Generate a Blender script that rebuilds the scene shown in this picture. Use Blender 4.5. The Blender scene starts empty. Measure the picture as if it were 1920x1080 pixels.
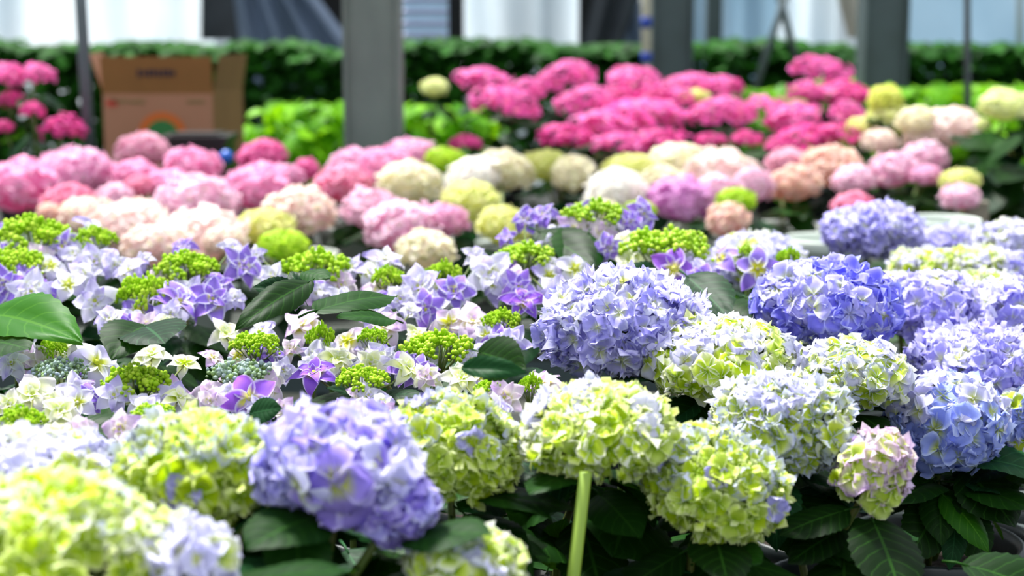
import bpy, math, random
from mathutils import Vector, Matrix, Quaternion
C = bpy.context.scene.collection
PI = math.pi
rnd = random.Random(11)

# ---------------------------------------------------------------- camera, sky, sun, exposure
PITCH = 0.1623; FPX = 3045.0; CAMZ = 1.5
cam = bpy.data.cameras.new('camera'); camo = bpy.data.objects.new('camera', cam); C.objects.link(camo)
camo.location = (0, 0, CAMZ); camo.rotation_euler = (PI/2 - PITCH, 0, 0)
cam.sensor_width = 36; cam.lens = FPX/1920*36; cam.clip_start = 0.05; cam.clip_end = 200
cam.dof.use_dof = True; cam.dof.focus_distance = 1.82; cam.dof.aperture_fstop = 4.0
bpy.context.scene.camera = camo

w = bpy.data.worlds.new('sky'); bpy.context.scene.world = w; w.use_nodes = True
nt = w.node_tree; bg = nt.nodes['Background']
tc = nt.nodes.new('ShaderNodeTexCoord'); sp = nt.nodes.new('ShaderNodeSeparateXYZ')
rp = nt.nodes.new('ShaderNodeValToRGB')
rp.color_ramp.elements[0].position = 0.0; rp.color_ramp.elements[0].color = (0.30, 0.36, 0.40, 1)
rp.color_ramp.elements[1].position = 0.75; rp.color_ramp.elements[1].color = (0.95, 1.0, 1.08, 1)
nt.links.new(tc.outputs['Generated'], sp.inputs[0]); nt.links.new(sp.outputs['Z'], rp.inputs[0])
nt.links.new(rp.outputs[0], bg.inputs['Color']); bg.inputs['Strength'].default_value = 0.85

sun = bpy.data.lights.new('sun', 'SUN'); suno = bpy.data.objects.new('sun', sun); C.objects.link(suno)
sun.energy = 6.0; sun.angle = math.radians(9); sun.color = (1.0, 0.985, 0.95)
_d = Vector((0.30, -0.42, -1.0)).normalized()           # light travels down, towards the camera and to the right
suno.rotation_euler = _d.to_track_quat('-Z', 'Y').to_euler(); suno.location = (-1, 2, 6)

vs = bpy.context.scene.view_settings
vs.view_transform = 'Standard'; vs.look = 'None'; vs.gamma = 1; vs.use_curve_mapping = False; vs.exposure = 0.78

# ---------------------------------------------------------------- helpers
_sp, _cp = math.sin(PITCH), math.cos(PITCH)
def at(px, py, Y):
    u = (px - 960)/FPX; v = (540 - py)/FPX
    d = Vector((u, _cp + v*_sp, -_sp + v*_cp)); k = Y/d.y
    return Vector((d.x*k, Y, CAMZ + d.z*k))
def hexc(h):
    h = h.lstrip('#'); r = []
    for i in (0, 2, 4):
        c = int(h[i:i+2], 16)/255; r.append(c/12.92 if c <= .04045 else ((c+.055)/1.055)**2.4)
    return (r[0], r[1], r[2], 1)
class MB:
    def __init__(s): s.v = []; s.f = []; s.c = []; s.m = []; s.sm = True
    def add(s, vs_, fs, cs=None, m=0):
        o = len(s.v); s.v += [tuple(p) for p in vs_]; s.c += cs if cs else [(0, 0, 0)]*len(vs_)
        for f in fs: s.f.append(tuple(i+o for i in f)); s.m.append(m)
    def box(s, a, b, m=0, mat=None):
        x0, y0, z0 = a; x1, y1, z1 = b
        P = [Vector(p) for p in ((x0,y0,z0),(x1,y0,z0),(x1,y1,z0),(x0,y1,z0),(x0,y0,z1),(x1,y0,z1),(x1,y1,z1),(x0,y1,z1))]
        if mat: P = [mat @ p for p in P]
        s.add(P, [(0,3,2,1),(4,5,6,7),(0,1,5,4),(1,2,6,5),(2,3,7,6),(3,0,4,7)], None, m)
    def tube(s, pts, r0, r1=None, n=8, m=0, cap=True, col=(0.5, 0, .5)):
        r1 = r0 if r1 is None else r1; pts = [Vector(p) for p in pts]; rings = []; N = len(pts)
        for i, p in enumerate(pts):
            d = (pts[min(i+1, N-1)] - pts[max(i-1, 0)]).normalized()
            a = d.orthogonal().normalized() if i == 0 else (a - d*a.dot(d)).normalized()
            b = d.cross(a); r = r0 + (r1-r0)*i/(N-1)
            rings.append([p + (a*math.cos(2*PI*k/n) + b*math.sin(2*PI*k/n))*r for k in range(n)])
        V = [q for R_ in rings for q in R_]; F = []
        for i in range(N-1):
            for k in range(n): F.append((i*n+k, i*n+(k+1)%n, (i+1)*n+(k+1)%n, (i+1)*n+k))
        if cap: F.append(tuple(range(n-1, -1, -1))); F.append(tuple((N-1)*n+k for k in range(n)))
        s.add(V, F, [col]*len(V), m)
    def lathe(s, prof, n=28, m=0, c=(0, 0, 0)):
        V = []; F = []
        for (r, z) in prof:
            for k in range(n): V.append((c[0]+r*math.cos(2*PI*k/n), c[1]+r*math.sin(2*PI*k/n), c[2]+z))
        for i in range(len(prof)-1):
            for k in range(n): F.append((i*n+k, i*n+(k+1)%n, (i+1)*n+(k+1)%n, (i+1)*n+k))
        s.add(V, F, None, m)
    def mesh(s, name, mats, smooth=True):
        me = bpy.data.meshes.new(name); me.from_pydata(s.v, [], s.f); 
        at_ = me.attributes.new('pc', 'FLOAT_COLOR', 'POINT')
        buf = []
        for c in s.c: buf += [c[0], c[1], c[2], 1.0]
        at_.data.foreach_set('color', buf)
        for m in (mats if isinstance(mats, (list, tuple)) else [mats]): me.materials.append(m)
        me.polygons.foreach_set('material_index', s.m)
        me.polygons.foreach_set('use_smooth', [smooth]*len(me.polygons)); me.update()
        return me
def link(name, data, parent=None, loc=(0, 0, 0), mat=None, scale=None):
    o = bpy.data.objects.new(name, data); C.objects.link(o)
    if parent: o.parent = parent
    if mat is not None: o.matrix_local = mat
    else: o.location = loc
    if scale: o.scale = scale
    return o
def tag(o, label, cat, group=None, kind=None):
    if label: o['label'] = label
    if cat: o['category'] = cat
    if group: o['group'] = group
    if kind: o['kind'] = kind
    return o
def struct(name, me, label=None):
    o = link(name, me); o['kind'] = 'structure'
    if label: o['label'] = label
    return o
def basis(x, y, z, loc=(0, 0, 0), s=1.0):
    M = Matrix((( x[0]*s, y[0]*s, z[0]*s, loc[0]), (x[1]*s, y[1]*s, z[1]*s, loc[1]), (x[2]*s, y[2]*s, z[2]*s, loc[2]), (0, 0, 0, 1)))
    return M
def frame(n, spin, loc, s):
    n = Vector(n).normalized(); a = n.orthogonal().normalized(); b = n.cross(a)
    x = a*math.cos(spin) + b*math.sin(spin); y = n.cross(x)
    return basis(x, y, n, loc, s)

# ---------------------------------------------------------------- materials
def newmat(name):
    m = bpy.data.materials.new(name); m.use_nodes = True; nt = m.node_tree; nt.nodes.clear()
    return m, nt, nt.nodes.new, nt.links.new
def petal_mat(name, centre, mid, tip, edge=None, alt=None, alt_amt=.5, trans=.36, c_end=.32, rough=.55, edge_from=.55):
    m, nt, N, L = newmat(name)
    out = N('ShaderNodeOutputMaterial'); at_ = N('ShaderNodeAttribute'); at_.attribute_name = 'pc'
    sp = N('ShaderNodeSeparateColor'); L(at_.outputs['Color'], sp.inputs[0])
    oi = N('ShaderNodeObjectInfo'); ad = N('ShaderNodeMath'); ad.operation = 'ADD'
    L(oi.outputs['Random'], ad.inputs[0]); L(sp.outputs[2], ad.inputs[1])
    fr = N('ShaderNodeMath'); fr.operation = 'FRACT'; L(ad.outputs[0], fr.inputs[0])
    sh = N('ShaderNodeMath'); sh.operation = 'MULTIPLY_ADD'; L(fr.outputs[0], sh.inputs[0]); sh.inputs[1].default_value = .24; L(sp.outputs[0], sh.inputs[2])
    sb = N('ShaderNodeMath'); sb.operation = 'SUBTRACT'; L(sh.outputs[0], sb.inputs[0]); sb.inputs[1].default_value = .12
    r = N('ShaderNodeValToRGB'); L(sb.outputs[0], r.inputs[0]); e = r.color_ramp.elements
    e[0].position = .08; e[0].color = hexc(centre); e[1].position = .95; e[1].color = hexc(tip)
    q = e.new(c_end + .12); q.color = hexc(mid)
    col = r.outputs[0]
    if edge:
        mr = N('ShaderNodeMapRange'); mr.interpolation_type = 'SMOOTHSTEP'; L(sp.outputs[1], mr.inputs[0]); mr.inputs[1].default_value = edge_from; mr.inputs[2].default_value = 1.0
        mx = N('ShaderNodeMix'); mx.data_type = 'RGBA'; L(mr.outputs[0], mx.inputs[0]); L(col, mx.inputs[6]); mx.inputs[7].default_value = hexc(edge); col = mx.outputs[2]
    if alt:
        mr = N('ShaderNodeMapRange'); L(fr.outputs[0], mr.inputs[0]); mr.inputs[1].default_value = .35; mr.inputs[2].default_value = 1.0; mr.inputs[4].default_value = alt_amt
        ml = N('ShaderNodeMath'); ml.operation = 'MULTIPLY'; L(mr.outputs[0], ml.inputs[0]); L(sp.outputs[0], ml.inputs[1]); 
        mx = N('ShaderNodeMix'); mx.data_type = 'RGBA'; L(ml.outputs[0], mx.inputs[0]); L(col, mx.inputs[6]); mx.inputs[7].default_value = hexc(alt); col = mx.outputs[2]
    p = N('ShaderNodeBsdfPrincipled'); L(col, p.inputs['Base Color']); p.inputs['Roughness'].default_value = rough
    p.inputs['Specular IOR Level'].default_value = .25
    t = N('ShaderNodeBsdfTranslucent'); L(col, t.inputs[0])
    ms = N('ShaderNodeMixShader'); ms.inputs[0].default_value = trans; L(p.outputs[0], ms.inputs[1]); L(t.outputs[0], ms.inputs[2]); L(ms.outputs[0], out.inputs[0])
    return m
def leaf_mat(name, dark, light, vein, trans=.22, tcol=None, gloss=.38):
    m, nt, N, L = newmat(name)
    out = N('ShaderNodeOutputMaterial'); at_ = N('ShaderNodeAttribute'); at_.attribute_name = 'pc'
    sp = N('ShaderNodeSeparateColor'); L(at_.outputs['Color'], sp.inputs[0])
    def M(op, a, b=None, c=None):
        n = N('ShaderNodeMath'); n.operation = op
        for i, x in enumerate((a, b, c)):
            if x is None: continue
            if isinstance(x, (int, float)): n.inputs[i].default_value = x
            else: L(x, n.inputs[i])
        return n.outputs[0]
    t, s = sp.outputs[0], sp.outputs[1]
    d = M('SUBTRACT', t, M('MULTIPLY', s, .26)); f = M('FRACT', M('MULTIPLY', d, 7.0)); v = M('ABSOLUTE', M('SUBTRACT', f, .5))
    ve = M('LESS_THAN', v, .06); mid = M('LESS_THAN', s, .045); vn = M('MAXIMUM', M('MULTIPLY', ve, .6), mid)
    oi = N('ShaderNodeObjectInfo'); rr = M('FRACT', M('ADD', oi.outputs['Random'], sp.outputs[2]))
    a = N('ShaderNodeMix'); a.data_type = 'RGBA'; L(rr, a.inputs[0]); a.inputs[6].default_value = hexc(dark); a.inputs[7].default_value = hexc(light)
    b = N('ShaderNodeMix'); b.data_type = 'RGBA'; L(M('MULTIPLY', vn, .55), b.inputs[0]); L(a.outputs[2], b.inputs[6]); b.inputs[7].default_value = hexc(vein)
    p = N('ShaderNodeBsdfPrincipled'); L(b.outputs[2], p.inputs['Base Color']); p.inputs['Roughness'].default_value = gloss; p.inputs['Specular IOR Level'].default_value = .1
    bp = N('ShaderNodeBump'); bp.inputs['Strength'].default_value = .3; bp.inputs['Distance'].default_value = .0012
    L(M('SUBTRACT', v, M('MULTIPLY', mid, .5)), bp.inputs['Height']); L(bp.outputs[0], p.inputs['Normal'])
    tr = N('ShaderNodeBsdfTranslucent'); g = N('ShaderNodeMix'); g.data_type = 'RGBA'; g.inputs[0].default_value = .6; L(b.outputs[2], g.inputs[6]); g.inputs[7].default_value = hexc(tcol or light); L(g.outputs[2], tr.inputs[0])
    ms = N('ShaderNodeMixShader'); ms.inputs[0].default_value = trans; L(p.outputs[0], ms.inputs[1]); L(tr.outputs[0], ms.inputs[2]); L(ms.outputs[0], out.inputs[0])
    return m
def plain(name, col, rough=.6, metal=0, noise=None, nscale=8, bump=0, trans=0, amt=.6, stretch=(1, 1, 1)):
    m, nt, N, L = newmat(name)
    out = N('ShaderNodeOutputMaterial'); p = N('ShaderNodeBsdfPrincipled')
    p.inputs['Roughness'].default_value = rough; p.inputs['Metallic'].default_value = metal; p.inputs['Base Color'].default_value = hexc(col)
    c = None
    if noise or bump:
        tcn = N('ShaderNodeTexCoord'); mp = N('ShaderNodeMapping'); mp.inputs['Scale'].default_value = stretch; L(tcn.outputs['Object'], mp.inputs[0])
        n = N('ShaderNodeTexNoise'); n.inputs['Scale'].default_value = nscale; n.inputs['Detail'].default_value = 5; L(mp.outputs[0], n.inputs[0])
        if noise:
            mr = N('ShaderNodeMapRange'); L(n.outputs[0], mr.inputs[0]); mr.inputs[1].default_value = .35; mr.inputs[2].default_value = .7; mr.inputs[4].default_value = amt
            mx = N('ShaderNodeMix'); mx.data_type = 'RGBA'; L(mr.outputs[0], mx.inputs[0]); mx.inputs[6].default_value = hexc(col); mx.inputs[7].default_value = hexc(noise); L(mx.outputs[2], p.inputs['Base Color']); c = mx.outputs[2]
        if bump:
            b = N('ShaderNodeBump'); b.inputs['Strength'].default_value = bump; b.inputs['Distance'].default_value = .02; L(n.outputs[0], b.inputs['Height']); L(b.outputs[0], p.inputs['Normal'])
    if trans:
        t = N('ShaderNodeBsdfTranslucent'); t.inputs[0].default_value = hexc(col)
        if c: L(c, t.inputs[0])
        ms = N('ShaderNodeMixShader'); ms.inputs[0].default_value = trans; L(p.outputs[0], ms.inputs[1]); L(t.outputs[0], ms.inputs[2]); L(ms.outputs[0], out.inputs[0])
    else: L(p.outputs[0], out.inputs[0])
    return m

# name: centre, mid, tip, edge, alt
PAL = {
 'lime':      ('#a0c408', '#c4dc14', '#dcf058', '#eef6a8', '#dce0f0'),
 'limewhite': ('#b0d010', '#d0e444', '#eef4b8', '#f4f4ec', '#dcdcf0'),
 'limeblue':  ('#b0cc10', '#d0e04c', '#d8dcd4', '#d0d6f2', '#acb4ee'),
 'bluewhite': ('#dce47c', '#d8d6f4', '#dad8f8', '#f0f0ff', '#bcb8f4'),
 'blue':      ('#d4dca0', '#b2acf2', '#bab6f6', '#dedcff', '#988eec'),
 'sky':       ('#d4e080', '#9aa8f4', '#a8b8f8', '#c8d4fc', '#7c8cec'),
 'peri':      ('#b8b8d8', '#8480f0', '#8c8cf6', '#b8bcfc', '#6c60e4'),
 'purple':    ('#ccd45c', '#ac98ec', '#a48eee', '#d0c4f8', '#846cde'),
 'lav':       ('#d8dcb0', '#b8b0f4', '#c0baf8', '#dcd8ff', '#a098ec'),
 'pinklime':  ('#b4d41c', '#d8e478', '#e8c8ec', '#f0d8f4', '#c8a8e8'),
 # background heads
 'pink':      ('#f8d4e4', '#ee80bc', '#f298c8', '#f8bcdc', '#fcd8ec'),
 'deeppink':  ('#e890b8', '#d84894', '#e060a4', '#ec88bc', '#e878b0'),
 'mauvepink': ('#f0d0dc', '#e08cbc', '#e8a4cc', '#f4c8e2', '#f8d8ec'),
 'dustypink': ('#f0d0c8', '#e49cbc', '#ecacca', '#f4c8dc', '#e4a8a8'),
 'rosepink':  ('#f0b0b0', '#e878a8', '#f090b8', '#f8b4d0', '#f4a8b0'),
 'palepink':  ('#f4dcd4', '#ecb0d0', '#f2c4dc', '#fadcec', '#fce8f4'),
 'creampink': ('#ece8b8', '#f2dccc', '#f6dede', '#faeee4', '#f0c8d0'),
 'palecream': ('#f4ecc8', '#f8dcd8', '#fae4e4', '#fcf4ec', '#f4ccd0'),
 'cream':     ('#dcdc90', '#f2ecbc', '#f6f0d8', '#fcf8ec', '#f4dcd4'),
 'limecream': ('#c8d840', '#e4ea80', '#eeee9c', '#f6f4c4', '#f4dcb8'),
 'limegreen': ('#94c008', '#b4dc14', '#c4e438', '#d8ee68', '#a4cc10'),
 'whitebloom':('#f4f0dc', '#fcf8f0', '#fefaf6', '#fefefc', '#fce8d8'),
 'orchid':    ('#e8b4dc', '#d888cc', '#dc98d4', '#ecb8e4', '#e8a8dc'),
 'peach':     ('#f0dcb0', '#ecc0ac', '#f0ccbc', '#f6dcd0', '#ecb8c4'),
 'magenta':   ('#f4a0b0', '#e03ca4', '#ec54b0', '#f88ccc', '#f898cc'),
 'deepmagenta':('#e07890', '#cc2080', '#dc3094', '#ec60b0', '#ec60ac'),
 'yellow':    ('#c8d820', '#e0e64c', '#e8ec70', '#f2f2a0', '#f0f0a8'),
 'yellowwhite':('#d4e06c', '#eef4a0', '#f4f8b8', '#fafcd8', '#f8fad8'),
}
PM = {k: petal_mat('petal_'+k, v[0], v[1], v[2], v[3], v[4], alt_amt=.28 if k.startswith('lime') else .5, trans=.44 if k.startswith('lime') else .36, c_end=.5 if k in ('lime', 'limewhite', 'limeblue') else .32) for k, v in PAL.items()}
SM = {
 'P':  petal_mat('star_purple', '#e4e440', '#9c80e4', '#9070e0', '#ececfc', '#b070dc', .5, c_end=.22, edge_from=.45),
 'V':  petal_mat('star_violet', '#ecec70', '#9460dc', '#8454dc', '#e0d8fa', '#c468dc', .6, c_end=.2, edge_from=.6),
 'W':  petal_mat('star_white', '#d4dc40', '#e8e4f6', '#d4ccf6', '#f8faff', '#a890ea', .85, c_end=.22, edge_from=.45),
 'L':  petal_mat('star_lime', '#c8dc14', '#eef4b4', '#f6f4ec', '#f8faf4', '#dcc8f0', .6, c_end=.32, edge_from=.5),
 'K':  petal_mat('star_pink', '#dce030', '#eee0ec', '#dcb8ec', '#f8f0fa', '#c498e4', .7, c_end=.26, edge_from=.5),
}
LEAF = leaf_mat('leaf_dark_green', '#081e04', '#153c0a', '#2c5818', .16, '#5c9c18', .5)
LEAF2 = leaf_mat('leaf_blue_green', '#0a2410', '#143c1c', '#306038', .10, '#3c8040', .5)
LEAF3 = leaf_mat('leaf_fresh_green', '#183c06', '#286010', '#4c8020', .25, '#98d420', .45)
LEAFB = leaf_mat('leaf_bright_green', '#2c7408', '#80c010', '#98cc28', .34, '#a4e018', .45)
LEAFH = leaf_mat('leaf_hedge', '#0a2c0c', '#2c6818', '#3c7828', .22, '#50a018', .65)
STEM = plain('stem_green', '#4c6c20', .5, noise='#6c5028', nscale=30)
BUD = petal_mat('bud_green', '#6c9c10', '#98c814', '#b4dc20', None, '#dcec60', .7, trans=.2, rough=.4)
BUDB = petal_mat('bud_bluish', '#6c9c30', '#98b860', '#a4b8b0', None, '#b8c4e0', .8, trans=.2, rough=.4)
CORE = plain('head_core_green', '#3c5014', .8)
POTD = plain('pot_dark_plastic', '#1c2424', .4, noise='#303838', nscale=10)
POTW = plain('pot_pale_plastic', '#c4ccc4', .5, noise='#a8b4a8', nscale=12)
SOIL = plain('soil', '#1c140c', .95, noise='#382818', nscale=60, bump=.8)

# ---------------------------------------------------------------- petals, florets, heads
def petal(mb, L_, W_, ang, lift, curl, ru, R, na=4, nl=5, shape='broad', r0=.1, tw=0, jag=0, z0=0.0, rid=None):
    """a petal leaving the flower's middle at angle ANG; LIFT raises it, CURL bends the tip back, RU ruffles the rim"""
    V = []; Cc = []; ph = R.uniform(0, 6.28); ph2 = R.uniform(0, 6.28); rid = R.random() if rid is None else rid
    ca, sa = math.cos(ang), math.sin(ang)
    for i in range(nl+1):
        t = i/nl
        if shape == 'broad':
            wd = W_*(.16 + .84*math.sin(min(1, t*1.18)*PI*.62))*(1 if t < .75 else math.sqrt(max(0.0, 1-((t-.75)/.25)**2))*.62+.38)
        else:
            wd = W_*(math.sin(PI*min(.985, .16+.84*t**.9))**.8)
        a = lift - curl*t*t
        for j in range(-na, na+1):
            s = j/na; 
            round_ = (1 - .16*s*s) if shape == 'broad' else 1 - .05*s*s
            rr = r0*L_ + (1-r0)*L_*t*round_
            if jag and i == nl: rr *= 1 + jag*(R.random()-.4)
            y = s*wd
            z = z0 + rr*math.sin(a) + (W_*.35*s*s*(1-.6*t) if shape == 'broad' else W_*.45*s*s*(1-t))
            x = rr*math.cos(a)
            z += ru*L_*(abs(s)**1.5*.8 + .5*t**3)*math.sin(ph + 5.2*t*(1 if s > 0 else -1) + s*4.2)*t
            if ru > .08: z += ru*.5*L_*max(abs(s)**2, t**4)*math.sin(ph2*2 + 10.5*t*(1 if s > 0 else -1) + s*7.5)*t
            y += ru*L_*.35*math.sin(ph2 + 6*t + 3*s)*t*abs(s)
            z += tw*s*t*L_
            V.append((x*ca - y*sa, x*sa + y*ca, z)); Cc.append((t, max(abs(s)**1.6, t**6 if shape == 'broad' else t**9), rid))
    F = []; n = 2*na+1
    for i in range(nl):
        for j in range(n-1): F.append((i*n+j, (i+1)*n+j, (i+1)*n+j+1, i*n+j+1))
    mb.add(V, F, Cc)
def ball(mb, c, r, rid, n=6, k=4, sz=1.0, t=.6):
    V = []; F = []
    for i in range(k+1):
        th = PI*i/k
        for j in range(n): V.append((c[0]+r*math.sin(th)*math.cos(2*PI*j/n), c[1]+r*math.sin(th)*math.sin(2*PI*j/n), c[2]+r*sz*math.cos(th)))
    for i in range(k):
        for j in range(n): F.append((i*n+j, (i+1)*n+j, (i+1)*n+(j+1)%n, i*n+(j+1)%n))
    mb.add(V, F, [(t + .4*(1-i//n/k), 0, rid) for i in range(len(V))])
def floret_mb(R, ruffle=.16, cup=.35, n=4, hi=True, rid=None):
    mb = MB(); a0 = R.uniform(0, 6.28); rid = R.random() if rid is None else rid
    for k in range(n):
        L_ = 1.0*R.uniform(.88, 1.08)
        petal(mb, L_, .56*R.uniform(.9, 1.12), a0 + 2*PI*k/n + R.uniform(-.12, .12), cup + R.uniform(-.15, .18), R.uniform(.1, .55), ruffle,
              R, 4 if hi else 1, 6 if hi else 2, 'broad', .06, R.uniform(-.12, .12), .1 if hi else .15, .04*(k % 2), (rid + .1*k) % 1)
    if hi:
        ball(mb, (0, 0, .08), .075, rid, 6, 4, .9, -.1)
    return mb
def star_mb(R, double=True, n1=5):
    mb = MB(); a0 = R.uniform(0, 6.28)
    for k in range(n1):      # long outer petals, some tilted back
        petal(mb, R.uniform(.85, 1.05), R.uniform(.28, .36), a0 + 2*PI*k/n1 + R.uniform(-.15, .15), R.uniform(.0, .3), R.uniform(.1, .7), .05, R, 3, 7, 'star', .05, R.uniform(-.15, .15))
    if double:
        n2 = R.choice((4, 5, 5)); b0 = a0 + PI/n1
        for k in range(n2):
            petal(mb, R.uniform(.55, .74), R.uniform(.17, .22), b0 + 2*PI*k/n2 + R.uniform(-.2, .2), R.uniform(.35, .7), R.uniform(.2, .7), .05, R, 2, 6, 'star', .05, 0, 0, .05)
        for k in range(4):
            petal(mb, R.uniform(.26, .36), R.uniform(.08, .11), b0 + 2*PI*k/4 + R.uniform(-.3, .3), R.uniform(.8, 1.2), .3, .03, R, 1, 4, 'star', .05, 0, 0, .05)
    ball(mb, (0, 0, .09), .085, .5, 8, 5, .8, -.2)
    return mb
def leaf_mb(R, na=4, nl=10, W_=.31, curl=.5, fold=.25):
    mb = MB(); V = []; Cc = []; rid = R.random()*.4; wv = R.uniform(0, 6)
    for i in range(nl*2+1):
        t = i/(nl*2)
        wd = W_*(math.sin(PI*min(1, t**.82*.995+.004))**.72) + .003
        if t > .8: wd *= 1 - .35*((t-.8)/.2)
        if i % 2 and .05 < t < .97: wd *= 1.07
        a = -curl*t
        for j in range(-na, na+1):
            s = j/na; y = t*(1 - .07*curl*t) + (.05*(1-t)*abs(s)*-1)
            z = -curl*.5*t*t + fold*abs(s)*wd*1.1 - .28*wd*s*s + .018*math.sin(wv+9*t+2*s)*abs(s) + .1*t
            V.append((s*wd, y, z)); Cc.append((t, abs(s), rid))
    n = 2*na+1; F = []
    for i in range(nl*2):
        for j in range(n-1): F.append((i*n+j, i*n+j+1, (i+1)*n+j+1, (i+1)*n+j))
    mb.add(V, F, Cc)
    mb.tube([(0, -.22, -.03), (0, -.1, .0), (0, .02, 0)], .014, .011, 5)
    return mb
RL = random.Random(5)
LEAFM = {}
for key, mt in (('d', LEAF), ('b', LEAF2), ('f', LEAF3)):
    LEAFM[key] = [leaf_mb(RL, 4, 11, RL.uniform(.28, .36), RL.uniform(.2, .9), RL.uniform(.1, .4)).mesh('hydrangea_leaf', mt) for _ in range(4)]
    LEAFM[key+'far'] = [leaf_mb(RL, 1, 3, RL.uniform(.28, .36), RL.uniform(.2, .9), .3).mesh('hydrangea_leaf_small', mt) for _ in range(3)]
def put_leaf(parent, origin, base, tip, key='d', up=None, R=rnd, wscale=1.0, var=None):
    """base and tip in world space; ORIGIN is the parent's world location"""
    y = (tip - base); ln = y.length; y = y/ln
    z = Vector(up) if up else Vector((R.uniform(-.3, .3), R.uniform(-.45, .1), 1))
    z = (z - y*z.dot(y)).normalized(); x = y.cross(z)
    me = R.choice(LEAFM[key]) if var is None else LEAFM[key][var]
    M = Matrix(((x[0]*ln*wscale, y[0]*ln, z[0]*ln, base.x-origin.x), (x[1]*ln*wscale, y[1]*ln, z[1]*ln, base.y-origin.y), (x[2]*ln*wscale, y[2]*ln, z[2]*ln, base.z-origin.z), (0, 0, 0, 1)))
    return link('leaf', me, parent, mat=M)

_fl = {}
def floret_mesh(pal, kind):
    k = (pal, kind)
    if k not in _fl:
        R = random.Random(hash(kind) % 97 + 3); R = random.Random({'s': 3, 'm': 4, 'b': 5}[kind])
        ru, cup = {'s': (.30, .6), 'm': (.34, .42), 'b': (.19, .32)}[kind]
        base = [floret_mb(R, ru*R.uniform(.8, 1.2), cup*R.uniform(.7, 1.3), R.choice((4, 4, 4, 5))) for _ in range(6)]
        _fl[k] = [b.mesh('floret_'+pal, PM[pal]) for b in base]
    return _fl[k]
# which petal colour a floret takes by where it sits on its head: (main, crown/rim colour, share, stray colour, share)
STY = {
 'lime':   ('lime', 'limewhite', .35, 'limeblue', .06),
 'limeb':  ('lime', 'limeblue', .40, 'blue', .06),
 'limew':  ('limewhite', 'bluewhite', .45, 'lime', .22),
 'limew2': ('lime', 'bluewhite', .30, 'limewhite', .4),
 'limebw': ('limeblue', 'bluewhite', .34, 'limewhite', .25),
 'white':  ('bluewhite', 'bluewhite', .3, 'limewhite', .25),
 'blue':   ('blue', 'bluewhite', .38, 'lav', .2),
 'sky':    ('sky', 'bluewhite', .42, 'limeblue', .14),
 'peri':   ('peri', 'blue', .42, 'bluewhite', .06),
 'purple': ('purple', 'lav', .6, 'bluewhite', .2),
 'lav':    ('lav', 'bluewhite', .25, 'blue', .15),
 'pinkl':  ('pinklime', 'bluewhite', .2, 'lime', .25),
}
def dome(n, R, low=2.3):
    P = []; ga = PI*(3-math.sqrt(5)); zl = math.cos(low)
    for i in range(n):
        z = 1 - (i+.5)/n*(1-zl); r = math.sqrt(max(0, 1-z*z)); th = ga*i + R.uniform(-.25, .25)
        z += R.uniform(-.05, .05); P.append(Vector((r*math.cos(th), r*math.sin(th), z)).normalized())
    return P
_core = MB(); ball(_core, (0, 0, 0), 1, .5, 14, 9); COREM = _core.mesh('flower_head_core', CORE)
POTS = {}
for nm, mt in (('dark', POTD), ('pale', POTW)):
    b = MB(); b.lathe([(.001, 0), (.062, 0), (.066, .004), (.084, .118), (.091, .119), (.093, .124), (.093, .137), (.090, .140), (.086, .139), (.083, .132), (.082, .11)], 32)
    POTS[nm] = b.mesh('plant_pot', mt)
b = MB(); b.lathe([(.001, .112), (.05, .115), (.0815, .112)], 24); SOILM = b.mesh('pot_soil', SOIL)

def plant_root(name, x, y, zb, pot, label, group, cat='hydrangea', ps=1.0):
    r = bpy.data.objects.new(name, None); C.objects.link(r); r.location = (x, y, zb); r.empty_display_size = .05
    tag(r, label, cat, group)
    p = link('plant_pot', POTS[pot], r, scale=(ps, ps, ps)); link('soil', SOILM, p)
    return r
def stem(parent, O, H, R, k=.0035, zs=.115):
    a = Vector((R.uniform(-.02, .02), R.uniform(-.02, .02), zs)); b = H - O
    d = Vector((b.x, b.y, 0)); mid = a + Vector((d.x*.25, d.y*.25, (b.z-zs)*.45)); m2 = a + Vector((d.x*.75, d.y*.75, (b.z-zs)*.78))
    mb = MB(); mb.tube([a, mid, m2, b], k*1.2, k*.9, 6); link('stem', mb.mesh('plant_stem', STEM), parent)
    return [O+a, O+mid, O+m2, O+b]
CAMP = Vector((0, 0, CAMZ))

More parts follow.
